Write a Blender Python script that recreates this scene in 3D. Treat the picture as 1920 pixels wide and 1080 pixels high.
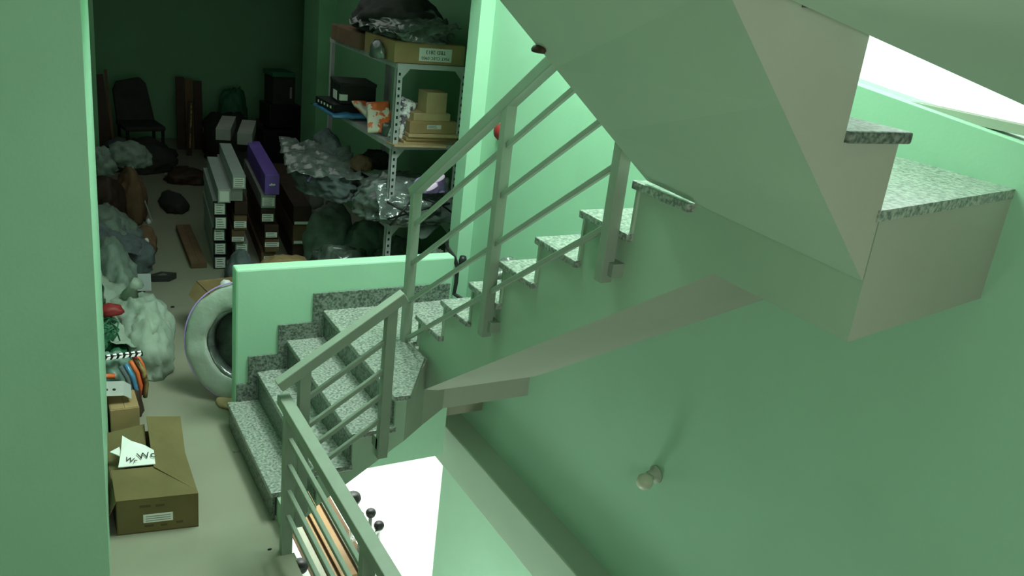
import bpy, bmesh, math, random
from mathutils import Vector, Matrix, Euler, noise
R = math.radians
random.seed(7)
S = bpy.context.scene
COL = S.collection
for o in list(bpy.data.objects):
    bpy.data.objects.remove(o)

# ------------------------------------------------------------------ camera, world, lights, exposure
cam_data = bpy.data.cameras.new('camera')
cam = bpy.data.objects.new('camera', cam_data)
COL.objects.link(cam)
yaw, pitch, roll, fpx = R(31.2), R(19.9), R(6.9), 1650.0
F = Vector((math.sin(yaw) * math.cos(pitch), math.cos(yaw) * math.cos(pitch), -math.sin(pitch)))
Rt = Vector((math.cos(yaw), -math.sin(yaw), 0))
U = Rt.cross(F)
c_, s_ = math.cos(roll), math.sin(roll)
X = c_ * Rt + s_ * U
Y = -s_ * Rt + c_ * U
M = Matrix((X, Y, -F)).transposed().to_4x4()
M.translation = Vector((0, 0, 2.7))
cam.matrix_world = M
cam_data.sensor_width = 36
cam_data.lens = 36 * fpx / 1920
cam_data.clip_start = 0.02
cam_data.clip_end = 100
S.camera = cam

w = bpy.data.worlds.new('world')
S.world = w
w.use_nodes = True
w.node_tree.nodes['Background'].inputs[0].default_value = (0.90, 1.0, 0.95, 1)
w.node_tree.nodes['Background'].inputs[1].default_value = 1.6


def area(name, loc, target, size, power, col=(1, 1, 1), size_y=None):
    l = bpy.data.lights.new(name, 'AREA')
    l.energy = power
    l.color = col
    l.size = size
    if size_y:
        l.shape = 'RECTANGLE'
        l.size_y = size_y
    o = bpy.data.objects.new(name, l)
    COL.objects.link(o)
    o.location = loc
    d = Vector(target) - Vector(loc)
    o.rotation_euler = d.to_track_quat('-Z', 'Y').to_euler()
    return o


area('skylight_over_stairs', (2.25, 3.7, 4.4), (2.25, 3.9, 0), 0.7, 150, (0.86, 1.0, 0.93), 1.8)
area('stair_wall_fill', (1.25, 3.9, 4.2), (2.7, 4.3, 1.9), 0.5, 60, (0.86, 1.0, 0.95), 1.4)  # added fill that brightens the upper stair wall, not a real opening
area('front_daylight', (0.4, -1.3, 2.2), (0.7, 3.5, 1.2), 1.6, 44, (0.97, 1.0, 0.90), 1.3)
area('room_fill', (1.7, 8.0, 2.95), (1.7, 8.0, 0), 1.6, 10, (0.95, 1.0, 0.95), 3.0)  # added fill lifting the dark room; nothing there gives light
area('window_daylight', (3.2, 2.0, 2.95), (2.2, 2.0, 2.2), 0.9, 5, (0.92, 1.0, 0.96), 0.4)
area('lower_room_lamp', (3.0, 7.7, -0.35), (3.5, 7.9, -3), 1.0, 130, (0.93, 1.0, 0.94), 1.6)
area('lower_wall_fill', (1.75, 3.4, -2.5), (2.7, 3.9, -1.5), 0.9, 42, (0.9, 1.0, 0.9))  # added to light the wall below the beam; no lamp hangs there

S.view_settings.view_transform = 'Standard'
S.view_settings.look = 'None'
S.view_settings.gamma = 1
S.view_settings.use_curve_mapping = False
S.view_settings.exposure = 0.0


# ------------------------------------------------------------------ materials
def mat(name, col, rough=0.7, metal=0.0, var=0.0, scale=6.0, bump=0.0, bscale=40.0, spec=0.3, col2=None, thr=None,
        trans=0.0, alpha=1.0, emis=None):
    m = bpy.data.materials.new(name)
    m.use_nodes = True
    nt = m.node_tree
    b = nt.nodes['Principled BSDF']
    b.inputs['Roughness'].default_value = rough
    b.inputs['Metallic'].default_value = metal
    b.inputs['Specular IOR Level'].default_value = spec
    b.inputs['Base Color'].default_value = (*col, 1)
    if trans:
        b.inputs['Transmission Weight'].default_value = trans
    if alpha < 1:
        b.inputs['Alpha'].default_value = alpha
    if emis:
        b.inputs['Emission Color'].default_value = (*col, 1)
        b.inputs['Emission Strength'].default_value = emis
    tc = nt.nodes.new('ShaderNodeTexCoord')
    if var or col2:
        n = nt.nodes.new('ShaderNodeTexNoise')
        n.inputs['Scale'].default_value = scale
        n.inputs['Detail'].default_value = 4
        nt.links.new(tc.outputs['Object'], n.inputs['Vector'])
        r = nt.nodes.new('ShaderNodeValToRGB')
        c2 = col2 or tuple(max(0, c * (1 - var)) for c in col)
        r.color_ramp.elements[0].color = (*c2, 1)
        r.color_ramp.elements[1].color = (*col, 1)
        r.color_ramp.elements[0].position, r.color_ramp.elements[1].position = thr or (0.35, 0.65)
        nt.links.new(n.outputs['Fac'], r.inputs['Fac'])
        nt.links.new(r.outputs['Color'], b.inputs['Base Color'])
    if bump:
        n2 = nt.nodes.new('ShaderNodeTexNoise')
        n2.inputs['Scale'].default_value = bscale
        n2.inputs['Detail'].default_value = 3
        nt.links.new(tc.outputs['Object'], n2.inputs['Vector'])
        bp = nt.nodes.new('ShaderNodeBump')
        bp.inputs['Strength'].default_value = bump
        bp.inputs['Distance'].default_value = 0.01
        nt.links.new(n2.outputs['Fac'], bp.inputs['Height'])
        nt.links.new(bp.outputs['Normal'], b.inputs['Normal'])
    return m


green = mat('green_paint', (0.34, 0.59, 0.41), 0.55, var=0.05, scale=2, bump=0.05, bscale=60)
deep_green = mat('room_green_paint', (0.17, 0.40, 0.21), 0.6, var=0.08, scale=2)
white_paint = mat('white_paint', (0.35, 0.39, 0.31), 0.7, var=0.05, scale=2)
side_tint = mat('stair_side_tint', (0.37, 0.51, 0.38), 0.7, var=0.06, scale=1.5)  # white stair paint with green bounce light put into the colour
white_wall = mat('lower_white_wall', (0.85, 0.9, 0.85), 0.8)
floor_m = mat('floor_cement', (0.27, 0.28, 0.205), 0.35, var=0.06, scale=3, spec=0.4)
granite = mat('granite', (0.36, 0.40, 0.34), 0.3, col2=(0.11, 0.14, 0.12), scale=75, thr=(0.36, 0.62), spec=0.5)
granite_dark = mat('granite_riser_shade', (0.20, 0.24, 0.20), 0.4, col2=(0.05, 0.07, 0.055), scale=75, thr=(0.36, 0.62))  # darker granite copy; the shade on the risers is put into its colour
rail_m = mat('rail_grey_paint', (0.25, 0.31, 0.24), 0.45, var=0.06, scale=12)
rack_m = mat('rack_grey_steel', (0.50, 0.52, 0.52), 0.4, metal=0.2, var=0.1, scale=14)
slot_m = mat('slot_dark', (0.02, 0.03, 0.02), 0.9)
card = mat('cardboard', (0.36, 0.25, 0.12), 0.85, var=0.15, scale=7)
card2 = mat('cardboard_light', (0.47, 0.35, 0.19), 0.85, var=0.12, scale=9)
card3 = mat('cardboard_dark', (0.16, 0.10, 0.055), 0.85, var=0.2, scale=9)
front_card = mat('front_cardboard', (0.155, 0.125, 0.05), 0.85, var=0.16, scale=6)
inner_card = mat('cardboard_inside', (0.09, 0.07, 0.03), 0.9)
paper = mat('white_paper', (0.80, 0.83, 0.78), 0.7, var=0.05)
label_m = mat('white_label', (0.72, 0.76, 0.70), 0.6)
ink = mat('black_ink', (0.02, 0.02, 0.02), 0.7)
ledbox = mat('white_carton', (0.34, 0.40, 0.38), 0.5, var=0.1, scale=8)
greybox = mat('grey_carton', (0.26, 0.28, 0.25), 0.6, var=0.15, scale=8)
purple = mat('purple_carton', (0.16, 0.09, 0.42), 0.5, var=0.1, scale=8)
plastic_black = mat('black_plastic', (0.012, 0.014, 0.013), 0.4)
dark_stuff = mat('dark_cloth', (0.03, 0.035, 0.03), 0.8, var=0.3, scale=8)
brown_dark = mat('dark_brown', (0.05, 0.028, 0.018), 0.6, var=0.3, scale=9)
sack_m = mat('pale_woven_sack', (0.30, 0.38, 0.30), 0.7, var=0.2, scale=8, bump=0.4, bscale=18)
sack2_m = mat('grey_green_sack', (0.20, 0.27, 0.22), 0.7, var=0.35, scale=9, bump=0.5, bscale=22)
cloth_blue = mat('grey_blue_cloth', (0.13, 0.165, 0.17), 0.8, var=0.3, scale=10, bump=0.4, bscale=18)
film = mat('plastic_film', (0.17, 0.21, 0.19), 0.16, var=0.5, scale=9, bump=0.9, bscale=16, spec=0.8)
film_dark = mat('dark_plastic_film', (0.14, 0.18, 0.15), 0.2, var=0.6, scale=8, bump=0.9, bscale=14, spec=0.8)
wrap = mat('coil_wrap', (0.38, 0.45, 0.38), 0.3, var=0.15, scale=5, bump=0.5, bscale=14, spec=0.6)
lilac = mat('lilac_film', (0.55, 0.38, 0.85), 0.12, spec=0.9)
lilac_glow = mat('lilac_highlight', (0.95, 0.80, 1.0), 0.2, spec=0.9, emis=0.25)  # highlights on the lilac film, put in as emissive colour
wood = mat('pine_wood', (0.36, 0.21, 0.085), 0.5, var=0.12, scale=5)
pale_wood = mat('pale_wood', (0.35, 0.38, 0.28), 0.5, var=0.1, scale=5)
gold = mat('gold_edge', (0.45, 0.35, 0.14), 0.35, metal=0.3, col2=(0.05, 0.04, 0.02), scale=22)
steel = mat('steel', (0.75, 0.78, 0.75), 0.25, metal=0.6)
red = mat('red_plastic', (0.22, 0.02, 0.02), 0.5)
orange = mat('orange_pack', (0.75, 0.16, 0.05), 0.4, var=0.1)
orange_print = mat('orange_white_print', (0.80, 0.17, 0.05), 0.35, col2=(0.70, 0.66, 0.55), scale=11, thr=(0.49, 0.52))
blue = mat('blue_pack', (0.08, 0.30, 0.55), 0.25, var=0.4, scale=10, spec=0.7)
silver = mat('patterned_silver_pack', (0.85, 0.85, 0.85), 0.3, col2=(0.06, 0.05, 0.08), scale=30, thr=(0.42, 0.55), spec=0.7)
teal = mat('teal_film', (0.20, 0.33, 0.27), 0.3, var=0.3, bump=0.6, bscale=15, spec=0.6)
glass = mat('window_glass', (0.95, 1.0, 0.97), 0.05, trans=1.0)
bulb_m = mat('frosted_bulb', (0.55, 0.60, 0.45), 0.4)
socket_m = mat('lamp_socket_plastic', (0.38, 0.46, 0.36), 0.5)
green_wire = mat('green_wire_net', (0.03, 0.14, 0.07), 0.6)
tinsel = mat('tinsel_glow', (0.95, 0.97, 0.95), 0.2, emis=0.15)  # white dashes, with faint emission put in for their glitter


# ------------------------------------------------------------------ mesh helpers
def bm_obj(name, bm, m, parent=None, smooth=False, bevel=0.0):
    me = bpy.data.meshes.new(name)
    bmesh.ops.recalc_face_normals(bm, faces=bm.faces[:])
    if smooth:
        for f in bm.faces:
            f.smooth = True
    bm.to_mesh(me)
    bm.free()
    me.materials.append(m)
    o = bpy.data.objects.new(name, me)
    COL.objects.link(o)
    if parent:
        o.parent = parent
    if bevel:
        b = o.modifiers.new('bevel', 'BEVEL')
        b.width = bevel
        b.segments = 2
        b.limit_method = 'ANGLE'
    return o


def tag(o, label, cat, group=None, kind=None):
    o['label'] = label
    o['category'] = cat
    if group:
        o['group'] = group
    if kind:
        o['kind'] = kind
    return o


def empty(name, loc, rz=0.0, label=None, cat=None, group=None, rot=None):
    o = bpy.data.objects.new(name, None)
    o.empty_display_size = 0.05
    COL.objects.link(o)
    o.location = loc
    o.rotation_euler = rot or (0, 0, rz)
    if label:
        tag(o, label, cat, group)
    return o


def add_box(bm, lo, hi, mtx=None):
    g = bmesh.ops.create_cube(bm, size=1)
    lo, hi = Vector(lo), Vector(hi)
    for v in g['verts']:
        v.co = Vector((lo[i] + (v.co[i] + 0.5) * (hi[i] - lo[i]) for i in range(3)))
        if mtx is not None:
            v.co = mtx @ v.co
    return bm


def box(name, lo, hi, m, parent=None, bevel=0.0, mtx=None):
    return bm_obj(name, add_box(bmesh.new(), lo, hi, mtx), m, parent, bevel=bevel)


def add_prism(bm, pts, vec):
    """pts: planar loop of 3D points, extruded by vec."""
    a = [bm.verts.new(p) for p in pts]
    b = [bm.verts.new(Vector(p) + Vector(vec)) for p in pts]
    bm.faces.new(a)
    bm.faces.new(b[::-1])
    n = len(pts)
    for i in range(n):
        bm.faces.new((a[i], a[(i + 1) % n], b[(i + 1) % n], b[i]))
    return bm


def prism(name, pts, vec, m, parent=None, bevel=0.0):
    return bm_obj(name, add_prism(bmesh.new(), pts, vec), m, parent, bevel=bevel)


def add_bar(bm, a, b, w_, h_, up=(0, 0, 1)):
    a, b = Vector(a), Vector(b)
    d = (b - a).normalized()
    s = d.cross(Vector(up))
    if s.length < 1e-4:
        s = d.cross(Vector((0, 1, 0)))
    s.normalize()
    u = s.cross(d)
    q = [a + s * (i * w_ / 2) + u * (j * h_ / 2) for i, j in ((-1, -1), (1, -1), (1, 1), (-1, 1))]
    return add_prism(bm, q, b - a)


def bar(name, a, b, w_, h_, m, parent=None, up=(0, 0, 1), bevel=0.0):
    return bm_obj(name, add_bar(bmesh.new(), a, b, w_, h_, up), m, parent, bevel=bevel)


def add_tube(bm, pts, r, seg=8, radii=None):
    pts = [Vector(p) for p in pts]
    rings = []
    prev = None
    for i, p in enumerate(pts):
        d = (pts[min(i + 1, len(pts) - 1)] - pts[max(i - 1, 0)]).normalized()
        s = d.cross(Vector((0, 0, 1))) if prev is None else prev - d * prev.dot(d)
        if s.length < 1e-3:
            s = d.cross(Vector((0, 1, 0)))
        s.normalize()
        prev = s
        t = d.cross(s)
        rr = radii[i] if radii else r
        rings.append([bm.verts.new(p + (s * math.cos(2 * math.pi * k / seg) + t * math.sin(2 * math.pi * k / seg)) * rr)
                      for k in range(seg)])
    for a, b in zip(rings, rings[1:]):
        for k in range(seg):
            bm.faces.new((a[k], a[(k + 1) % seg], b[(k + 1) % seg], b[k]))
    bm.faces.new(rings[0][::-1])
    bm.faces.new(rings[-1])
    return bm


def tube(name, pts, r, m, parent=None, seg=8, radii=None):
    return bm_obj(name, add_tube(bmesh.new(), pts, r, seg, radii), m, parent, smooth=True)


def lathe(name, prof, m, parent=None, seg=40, mtx=None):
    bm = bmesh.new()
    rings = []
    for r_, z_ in prof:
        rings.append([bm.verts.new((r_ * math.cos(2 * math.pi * k / seg), r_ * math.sin(2 * math.pi * k / seg), z_)) for k in range(seg)])
    for a, b in zip(rings, rings[1:]):
        for k in range(seg):
            bm.faces.new((a[k], a[(k + 1) % seg], b[(k + 1) % seg], b[k]))
    if prof[0] != prof[-1]:
        if prof[0][0] > 1e-4:
            bm.faces.new(rings[0][::-1])
        if prof[-1][0] > 1e-4:
            bm.faces.new(rings[-1])
    bmesh.ops.remove_doubles(bm, verts=bm.verts[:], dist=1e-5)
    if mtx is not None:
        bm.transform(mtx)
    return bm_obj(name, bm, m, parent, smooth=True)


def lump(name, size, seed, m, parent=None, amp=0.22, freq=2.2, sub=4, loc=None, ridge=0.5, flat=-0.42):
    """A crumpled bag or heap of cloth: base at z=0, given full size (x, y, z)."""
    bm = bmesh.new()
    bmesh.ops.create_icosphere(bm, subdivisions=sub, radius=1)
    off = Vector((seed * 3.7, seed * 1.3, -seed * 2.1))
    rg_ = random.Random(seed)
    folds = [(Vector((rg_.uniform(-1, 1), rg_.uniform(-1, 1), rg_.uniform(-1, 1))).normalized(), f_, rg_.random()) for f_ in (1.3, 1.9, 2.6, 3.6)]
    for v in bm.verts:
        p = v.co.copy()
        n = noise.noise(p * freq * 0.6 + off) * 0.8
        for d_, f_, ph in folds:
            t_ = (p.dot(d_) * f_ + ph + noise.noise(p * 1.5 + off) * .8) % 1.0
            n += (abs(t_ - 0.5) - 0.25) * 1.1 / f_
        rg = 1 - abs(noise.noise(p * freq * 1.7 + off * 2)) * 2
        rg2 = 1 - abs(noise.noise(p * freq * 3.9 + off)) * 2
        v.co = p * (1 + amp * (n + ridge * (rg - 0.5) + 0.35 * ridge * (rg2 - 0.5)))
    for v in bm.verts:
        v.co.z = max(v.co.z, flat)
        if v.co.z <= flat + 0.15:
            v.co.x *= 1.06
            v.co.y *= 1.06
    zs = [v.co.z for v in bm.verts]
    xs = [abs(v.co.x) for v in bm.verts]
    ys = [abs(v.co.y) for v in bm.verts]
    for v in bm.verts:
        v.co = Vector((v.co.x / max(xs) * size[0] / 2, v.co.y / max(ys) * size[1] / 2, (v.co.z - min(zs)) / (max(zs) - min(zs)) * size[2]))
    o = bm_obj(name, bm, m, parent, smooth=True)
    if loc:
        o.location = loc
    return o


def pouch(name, w_, d_, h_, seed, m, parent=None):
    """a flat sealed bag: pillow with crimped ends, lying flat"""
    bm = bmesh.new()
    nx, ny = 14, 18
    lay = []
    for sg in (1, -1):
        g = []
        for i in range(nx + 1):
            row = []
            for j in range(ny + 1):
                u, v = i / nx * 2 - 1, j / ny * 2 - 1
                z = h_ / 2 * ((1 - u ** 4) * (1 - v ** 4)) ** .5
                z += noise.noise(Vector((u * 2 + seed, v * 2, sg))) * h_ * .35 * (1 - abs(v) ** 4) * (1 - u ** 4)
                row.append(bm.verts.new((u * w_ / 2 * (1 - .05 * (1 - v * v)), v * d_ / 2, h_ / 2 + sg * z)))
            g.append(row)
        lay.append(g)
    for g in lay:
        for i in range(nx):
            for j in range(ny):
                bm.faces.new((g[i][j], g[i + 1][j], g[i + 1][j + 1], g[i][j + 1]))
    bmesh.ops.remove_doubles(bm, verts=bm.verts[:], dist=1e-4)
    return bm_obj(name, bm, m, parent, smooth=True)


def text_mesh(txt, size, m, name, parent, mtx):
    cu = bpy.data.curves.new(name, 'FONT')
    cu.body = txt
    cu.size = size
    cu.align_x = 'CENTER'
    cu.align_y = 'CENTER'
    cu.extrude = 0.0006
    tmp = bpy.data.objects.new(name, cu)
    COL.objects.link(tmp)
    cu.materials.append(m)
    bpy.context.view_layer.update()
    me = bpy.data.meshes.new_from_object(tmp)
    bpy.data.objects.remove(tmp)
    o = bpy.data.objects.new(name, me)
    COL.objects.link(o)
    o.parent = parent
    o.matrix_local = mtx
    return o


def struct(o):
    o['kind'] = 'structure'
    return o


# ------------------------------------------------------------------ the shell
ZC = 3.0     # underside of the ceiling
ZL = -3.3    # floor of the storey below
bm = bmesh.new()
add_box(bm, (-1.3, -2.0, -0.16), (1.03, 3.72, 0))
add_box(bm, (-1.3, 3.72, -0.16), (1.06, 4.66, 0))
add_box(bm, (-1.3, 4.66, -0.16), (4.2, 12.9, 0))
add_box(bm, (1.03, -2.0, -0.16), (2.7, 1.0, 0))
struct(bm_obj('floor', bm, floor_m))
bm = bmesh.new()
add_box(bm, (-1.3, 4.8, ZC), (4.2, 12.9, ZC + 0.15))
add_box(bm, (-1.3, -2.0, ZC), (1.0, 4.8, ZC + 0.15))
add_box(bm, (1.0, -2.0, ZC), (2.7, 1.3, ZC + 0.15))
struct(bm_obj('ceiling', bm, white_paint))
struct(box('ceiling_upper', (0.9, 1.2, 4.6), (2.8, 4.95, 4.7), green))

# pier on the left and the side walls
prism_pts = [(-1.3, 3.45, 0), (0.25, 3.45, 0), (0.39, 4.92, 0), (-1.3, 4.92, 0)]
struct(prism('wall_left_pier', prism_pts, (0, 0, ZC), green))
bm = bmesh.new()
add_box(bm, (-0.1, 4.92, 0), (0.38, 9.8, ZC))
add_box(bm, (-0.1, 9.8, 0), (0.82, 10.1, ZC))
add_box(bm, (-0.1, 10.1, 0), (0.38, 12.7, ZC))
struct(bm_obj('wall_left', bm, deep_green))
struct(box('wall_left_front', (-1.3, -2.0, 0), (-1.2, 3.45, ZC), green))
struct(box('wall_behind', (-1.3, -2.1, ZL), (2.8, -2.0, 4.6), green))
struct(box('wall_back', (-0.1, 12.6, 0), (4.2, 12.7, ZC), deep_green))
bm = bmesh.new()
add_box(bm, (3.25, 5.07, 0), (3.4, 10.3, ZC))
add_box(bm, (3.05, 9.75, 0), (3.25, 10.3, ZC))
add_box(bm, (3.95, 10.3, 0), (4.1, 12.7, ZC))
add_box(bm, (3.25, 10.3, 0), (4.1, 10.4, ZC))
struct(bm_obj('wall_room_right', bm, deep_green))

# stair wall on the right (x = 2.7) with the long low window near the top
bm = bmesh.new()
add_box(bm, (2.7, -2.0, ZL), (2.85, 1.0, 4.6))
add_box(bm, (2.7, 3.2, ZL), (2.85, 5.15, 4.6))
add_prism(bm, [(2.7, 1.0, ZL), (2.7, 3.2, ZL), (2.7, 3.2, 2.545), (2.7, 1.0, 2.31)], (0.15, 0, 0))
add_box(bm, (2.7, 1.0, 2.95), (2.85, 3.2, 4.6))
add_box(bm, (2.60, 5.06, -0.345), (3.3, 5.2, ZC))
struct(bm_obj('wall_right', bm, green))
struct(box('wall_upper_back', (0.9, 4.8, ZC), (2.7, 4.9, 4.6), green))
struct(box('wall_upper_left', (0.9, 1.2, ZC + 0.15), (1.0, 4.9, 4.6), green))
struct(box('wall_upper_front', (0.9, 1.2, ZC + 0.15), (2.7, 1.3, 4.6), green))
wf = empty('window_1', (2.78, 2.1, 2.75))
wf['kind'] = 'structure'
fr = bmesh.new()
add_box(fr, (-0.03, -1.1, -0.36), (0.03, 1.1, -0.33))
add_box(fr, (-0.03, -1.1, 0.17), (0.03, 1.1, 0.2))
add_box(fr, (-0.03, -0.60, -0.33), (0.03, -0.56, 0.17))
bm_obj('window_frame', fr, white_paint, wf)
box('window_glass', (-0.004, -1.1, -0.33), (0.004, 1.1, 0.17), glass, wf)

# parapet beside the foot of the stairs
struct(box('wall_parapet', (1.045, 4.66, 0), (2.385, 4.76, 0.97), green, bevel=0.012))

# shell of the storey below, seen through the well
bm = bmesh.new()
add_box(bm, (-1.0, -2.0, ZL - 0.1), (3.9, 9.3, ZL))
struct(bm_obj('floor_lower_storey', bm, white_wall))
bm = bmesh.new()
add_box(bm, (3.6, 5.1, ZL), (3.75, 9.2, -0.16))
add_box(bm, (-1.0, 9.1, ZL), (3.9, 9.25, -0.16))
add_box(bm, (-1.0, -2.0, ZL), (-0.9, 9.2, -0.16))
add_box(bm, (2.85, 5.1, ZL), (3.7, 5.25, -0.16))
struct(bm_obj('wall_lower_storey', bm, white_wall))
struct(box('trim_1', (2.52, 1.0, -0.66), (2.72, 5.25, -0.34), side_tint, bevel=0.01))     # edge beam along the right wall
struct(box('trim_2', (1.06, 4.60, -0.42), (2.40, 4.90, -0.001), green))                       # edge beam below the stair foot

# sloping haunch under the ceiling in front of the upper flight
bm = bmesh.new()
lo = [(1.36, 1.36, 2.709), (2.62, 1.36, 2.449)]
sec = [(0.0, 0.0), (-0.05, 0.022), (-0.32, 0.13), (-0.62, 0.16), (-0.66, 0.6), (0.0, 0.6)]
ends = []
for b in lo:
    ends.append([bm.verts.new((b[0], b[1] + dy * 0.9, b[2] + dz)) for dy, dz in sec])
bm.faces.new(ends[0])
bm.faces.new(ends[1][::-1])
for k in range(len(sec)):
    k2 = (k + 1) % len(sec)
    bm.faces.new((ends[0][k], ends[1][k], ends[1][k2], ends[0][k2]))
struct(bm_obj('trim_3', bm, side_tint))

# ------------------------------------------------------------------ the staircase
st = empty('staircase', (1.0, 3.6, 0), 0, 'granite-topped concrete staircase climbing along the green wall then turning overhead', 'staircase')
OX = Vector((-1.0, -3.6, 0))


def P(*p):
    return tuple(Vector(p) + OX)


TH = 0.03
Z = [0.16, 0.34, 0.52, 0.69, 0.87, 1.07, 1.27, 1.47, 1.67, 1.87, 2.06]
NX = [1.0, 1.165, 1.335, 1.545]
YN = 3.54
# lower flight body (solid side at y = YN), treads and risers
pts = [(1.02, 0)]
for i in range(4):
    x0 = NX[i] + 0.02
    pts += [(x0, 0 if i == 0 else Z[i - 1] - TH), (x0, Z[i] - TH)]
slices = [(1.03, 1.185, 0.012, 0.118, Z[0] - TH), (NX[1] + .02, NX[2] + .02, 0.134, 0.245, Z[1] - TH), (NX[2] + .02, NX[3] + .02, 0.245, 0.384, Z[2] - TH), (NX[3] + .02, 1.62, 0.384, 0.42, Z[3] - TH)]
bm = bmesh.new()
for x0, x1, z0, z1, zt0 in slices:
    add_prism(bm, [P(x0, YN, z0), P(x1, YN, z1), P(x1, YN, zt0), P(x0, YN, zt0)], (0, 4.66 - YN, 0))
bm_obj('side_wall', bm, side_tint, st)
bm = bmesh.new()
pl = [(1.62, 3.54, .42), (1.9, 3.93, .25), (2.12, 4.12, .225), (2.7, 4.12, .225), (2.7, 4.66, .225), (1.62, 4.66, .30)]
a = [bm.verts.new(P(*p)) for p in pl]
b = [bm.verts.new(P(p[0], p[1], Z[3] - TH)) for p in pl]
bm.faces.new(b)
for i in range(6):
    j = (i + 1) % 6
    bm.faces.new((a[i], a[j], b[j], b[i]))
cen = bm.verts.new(P(2.0, 4.3, .25))
for i in range(6):
    bm.faces.new((a[(i + 1) % 6], a[i], cen))
bm_obj('corner_body', bm, white_paint, st)
YL = [3.68, YN - 0.01, YN - 0.02, YN - 0.02]
for i in range(3):
    box('tread', P(NX[i], YL[i], Z[i] - TH), P(NX[i + 1] + 0.022, 4.66, Z[i]), granite, st, bevel=0.004)
for i in range(4):
    zb = 0 if i == 0 else Z[i - 1]
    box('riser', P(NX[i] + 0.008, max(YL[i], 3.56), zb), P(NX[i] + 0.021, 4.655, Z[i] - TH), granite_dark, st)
prism('tread', [P(NX[3], YL[3], Z[3] - TH), P(1.63, YL[3], Z[3] - TH), P(1.87, 3.90, Z[3] - TH), P(1.87, 4.10, Z[3] - TH), P(2.7, 4.10, Z[3] - TH), P(2.7, 4.66, Z[3] - TH), P(NX[3], 4.66, Z[3] - TH)],
      (0, 0, TH), granite, st, bevel=0.004)
# main flight, climbing towards the front (-y), x from 1.9 to 2.7
NY = [4.07, 3.78, 3.50, 3.23, 2.96, 2.67, 2.38, 2.10]
ZM = [0.87, 1.07, 1.27, 1.47, 1.67, 1.87, 2.06, 2.22]
ZT = 2.235
def column(bm, axis, u0, u1, zb0, zb1, zt, va, vb, skew=None):
    """one convex slice of a flight: u along the climb, v across"""
    def q(u, v, z):
        return P(v, u, z) if axis == 'y' else P(u, v, z)
    lo_ = [q(u0, va, zb0[0]), q(u1, va, zb1[0]), q(u1, va, zt), q(u0, va, zt)]
    hi_ = [q(u0, vb, zb0[1]), q(u1, vb, zb1[1]), q(u1, vb, zt), q(u0, vb, zt)]
    if skew:
        hi_ = [(p[0], p[1] + skew, p[2]) if abs(p[1] + 3.6 - 1.40) < .01 else p for p in hi_]
    A_ = [bm.verts.new(p) for p in lo_]
    B_ = [bm.verts.new(p) for p in hi_]
    bm.faces.new(A_)
    bm.faces.new(B_[::-1])
    for i in range(4):
        j = (i + 1) % 4
        bm.faces.new((A_[i], A_[j], B_[j], B_[i]))


def zs_(y):
    return max(1.872 - 0.7 * (y - 1.935), 0.23) if y > 1.935 else 1.872


bm = bmesh.new()
ys = [4.66, NY[0] - .02] + [y - .02 for y in NY[1:]] + [1.935, 1.40]
zt_s = [Z[3] - TH - .002] + [z - TH for z in ZM[:7]] + [ZT - TH, ZT - TH]
for k in range(len(ys) - 1):
    y1, y0 = ys[k], ys[k + 1]
    column(bm, 'y', y0, y1, (zs_(y0),) * 2, (zs_(y1),) * 2, zt_s[k], 1.9, 2.7, skew=0.15)
flight = bm_obj('flight_side', bm, side_tint, st)
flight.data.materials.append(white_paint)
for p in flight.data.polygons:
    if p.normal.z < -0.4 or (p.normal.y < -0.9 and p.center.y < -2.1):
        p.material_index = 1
for k in range(7):
    box('tread', P(1.872, NY[k + 1] - 0.022, ZM[k] - TH), P(2.7, NY[k], ZM[k]), granite, st, bevel=0.004)
    zb = Z[3] if k == 0 else ZM[k - 1]
    box('riser', P(1.89, NY[k] - 0.021, zb), P(2.7, NY[k] - 0.008, ZM[k] - TH), side_tint, st)
prism('landing_slab', [P(1.885, 1.395, ZT - TH), P(2.7, 1.548, ZT - TH), P(2.7, 2.10, ZT - TH), P(1.885, 2.10, ZT - TH)], (0, 0, TH), granite, st)
# upper flight, climbing left (-x) over the well; soffit a little twisted
CX = [1.895, 1.698, 1.47, 1.25, 1.04]
CZ = [2.225, 2.435, 2.72, 2.94, 3.15, 3.36]
bm = bmesh.new()
cx_ = CX[:5] + [1.005]
for k in range(5):
    u1, u0 = cx_[k], cx_[k + 1]
    zf = lambda x: (2.045 + 1.04 * (1.895 - x), 2.070 + 0.84 * (1.895 - x))
    if u1 - u0 > .01:
        column(bm, 'x', u0, u1, zf(u0), zf(u1), CZ[k + 1] - TH, 1.40, 2.33)
uf = bm_obj('upper_flight_side', bm, white_paint, st)
uf.data.materials.append(side_tint)
for p in uf.data.polygons:
    if p.normal.z < -0.4:
        p.material_index = 1  # greener underside: bounce light put into the soffit colour
for k in range(1, 5):
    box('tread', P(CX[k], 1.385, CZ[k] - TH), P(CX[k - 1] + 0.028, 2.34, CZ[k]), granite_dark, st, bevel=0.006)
# stepped granite skirting on the parapet
sk = [(1.05, Z[0]), (1.05, Z[0] + 0.11), (NX[1] - 0.05, Z[0] + 0.11), (NX[1] - 0.05, Z[1] + 0.10), (NX[2] - 0.05, Z[1] + 0.10), (NX[2] - 0.05, Z[2] + 0.10),
      (NX[3] - 0.06, Z[2] + 0.10), (NX[3] - 0.06, Z[3] + 0.11), (2.36, Z[3] + 0.11), (2.36, Z[3]), (NX[3], Z[3]), (NX[3], Z[2]), (NX[2], Z[2]), (NX[2], Z[1]), (NX[1], Z[1]), (NX[1], Z[0])]
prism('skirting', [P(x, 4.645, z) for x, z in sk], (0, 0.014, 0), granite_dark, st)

# ------------------------------------------------------------------ railings
RW = 0.05


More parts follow.
